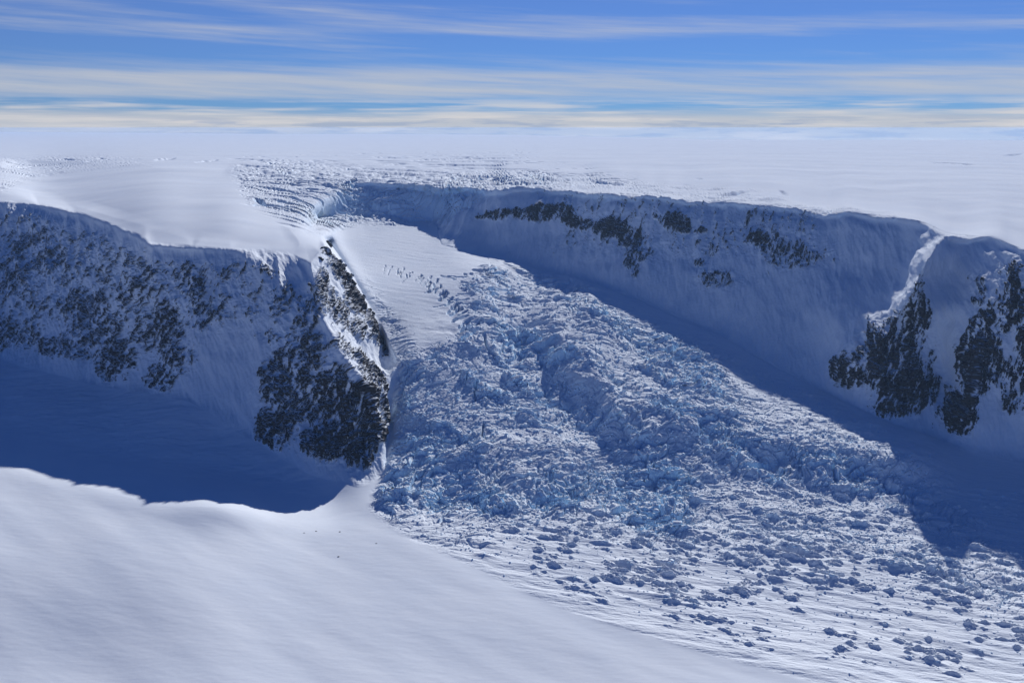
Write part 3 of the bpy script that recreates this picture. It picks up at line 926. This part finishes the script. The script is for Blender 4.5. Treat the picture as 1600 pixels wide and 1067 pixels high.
def mesh_of(name, VV, FF, mat, ice=1.0):
    off, vs, fs = 0, [], []
    for V, Fc in zip(VV, FF):
        vs.append(V)
        fs.append(Fc + off)
        off += len(V)
    V, Fc = np.concatenate(vs).astype(np.float32), np.concatenate(fs)
    me = bpy.data.meshes.new(name)
    me.vertices.add(len(V))
    me.vertices.foreach_set("co", V.ravel())
    me.loops.add(Fc.size)
    me.loops.foreach_set("vertex_index", Fc.ravel().astype(np.int32))
    me.polygons.add(len(Fc))
    me.polygons.foreach_set("loop_start", np.arange(0, Fc.size, 3, dtype=np.int32))
    me.update(calc_edges=True)
    a = me.attributes.new("ice", 'FLOAT', 'POINT')
    a.data.foreach_set("value", np.full(len(V), ice, np.float32))
    a = me.attributes.new("rock", 'FLOAT', 'POINT')
    a.data.foreach_set("value", np.zeros(len(V), np.float32))
    me.materials.append(mat)
    return me


def clump(seed, n):
    """a heap of angular lumps frozen together"""
    r = random.Random(seed)
    VV, FF = [], []
    for k in range(n):
        V, Fc = HULLS[r.randrange(16)]
        sc = 1.0 if k == 0 else r.uniform(0.3, 0.75)
        a, d = r.uniform(0, 6.28), 0 if k == 0 else r.uniform(0.6, 1.25)
        V = rotz(V * sc, r.uniform(0, 6.28)) + np.array([1.25 * d * math.cos(a), d * math.sin(a), 0.45 * sc - 0.25], np.float32)
        VV.append(V)
        FF.append(Fc)
    return VV, FF


def spot(px, py):
    i = int(np.clip(np.searchsorted(px1, px), 1, NX - 2))
    j = int(np.clip(np.argmin(np.abs(PY[:, i] - py)), 1, NY - 2))
    return float(X2[j, i]), float(Y2[j, i]), float(Z2[j, i])


CLUMPS = [mesh_of("ice_block", *clump(500 + k, 4 + k % 6), M_ICE) for k in range(14)]


def ice_block(px, py, size, k, label, group=None):
    o = bpy.data.objects.new("ice_block", CLUMPS[k % len(CLUMPS)])
    COL.objects.link(o)
    x, y, z = spot(px, py)
    o.location = (x, y, z - 0.16 * size)
    o.rotation_euler = (0, 0, RNG.uniform(0, 6.28))
    o.scale = (size, size * RNG.uniform(0.8, 1.1), size * RNG.uniform(0.5, 0.8))
    o["label"], o["category"] = label, "ice block"
    if group:
        o["group"] = group
    return o


for n_, (px, py, sz, k, lb, gr) in enumerate(PLACED):
    ice_block(px, py, sz * 0.70, k, lb, gr)

# the countless smaller pieces
VV, FF = [], []
dens = np.clip(zFall * 0.9 + zFall2 * 0.9 + zStrip * 0.8 + lower * 0.16 * np.clip(distE / 60, 0, 1) * sstep(1120, 850, PY), 0, 1)
n_, k_ = 0, 0
rowi = NR_.integers(0, NY, 400000)
coli = NR_.integers(0, NX, 400000)
ok = (NR_.random(400000) < dens[rowi, coli] * 0.6) & (PX[rowi, coli] > 480) & (PX[rowi, coli] < 1640) & (PY[rowi, coli] < 1080) & (mG[rowi, coli] > 0.9)
for j, i in zip(rowi[ok][:14000], coli[ok][:14000]):
    V, Fc = HULLS[int(NR_.integers(0, 16))]
    u = float(NR_.random())
    sc = 0.16 + 0.55 * u ** 3 * (0.4 + 0.9 * float(zFall[j, i]))
    V = rotz(V * sc, float(NR_.random()) * 6.28) + np.array([X2[j, i], Y2[j, i], Z2[j, i] + 0.1 * sc], np.float32)
    VV.append(V)
    FF.append(Fc)
ru = bpy.data.objects.new("ice_rubble", mesh_of("ice_rubble", VV, FF, M_ICE, 0.8))
COL.objects.link(ru)
ru["kind"] = "stuff"
ru["label"] = "countless small broken ice pieces over the glacier"
ru["category"] = "ice rubble"

# a few dark stones on the near snow slope
M_ROCK = bpy.data.materials.new("stone")
M_ROCK.use_nodes = True
T = NT(M_ROCK.node_tree)
g = T.n('ShaderNodeNewGeometry')
b_ = T.n('ShaderNodeBsdfPrincipled')
T.put(b_.inputs['Base Color'], T.mix(T.noise(g.outputs['Position'], 6.0), (0.03, 0.028, 0.028, 1), (0.12, 0.10, 0.09, 1)))
b_.inputs['Roughness'].default_value = 0.85
T.put(T.n('ShaderNodeOutputMaterial').inputs[0], b_.outputs[0])
for k, (px, py, sz, lb) in enumerate([(475, 833, 0.30, "dark stone on the snow slope, first from the shaded basin's edge"), (494, 831, 0.34, "dark stone just right of the first one on the snow slope"),
                                      (531, 832, 0.36, "dark stone below the snowy point where slope meets glacier"), (529, 870, 0.34, "lowest dark stone on the sunlit snow slope"),
                                      (588, 850, 0.30, "dark stone on the slope close to the glacier's broken edge")]):
    V, Fc = HULLS[k]
    o = bpy.data.objects.new("stone", mesh_of("stone", [V], [Fc], M_ROCK, 0))
    COL.objects.link(o)
    o.location = spot(px, py)
    o.scale = (sz * 1.0, sz * 0.8, sz * 0.65)
    o["label"], o["category"] = lb, "stone"

# broken crags along the edge of the ridge nose
for k, (px, py, sz) in enumerate([(512, 381, 2.6), (509, 389, 2.6), (513, 397, 2.0), (527, 411, 1.8), (541, 431, 2.4), (549, 443, 1.7), (564, 466, 2.2), (575, 485, 1.6), (586, 503, 2.3), (594, 524, 1.8),
                                  (602, 543, 2.3), (498, 404, 1.4), (603, 556, 1.5)]):
    VV, FF = clump(900 + k, 7)
    me = mesh_of("crag", VV, FF, M_WALL, 0)
    me.attributes["rock"].data.foreach_set("value", np.where(NR_.random(len(me.vertices)) < 0.86, 1.0, 0.0).astype(np.float32))
    o = bpy.data.objects.new("crag", me)
    COL.objects.link(o)
    x, y, z = spot(px, py)
    o.location = (x, y, z - 0.5 * sz)
    o.rotation_euler = (0.3 * RNG.uniform(-1, 1), 0.5, RNG.uniform(0, 6.28))
    o.scale = (sz * 0.8, sz * 0.8, sz * 1.25)
    o.parent = ridge
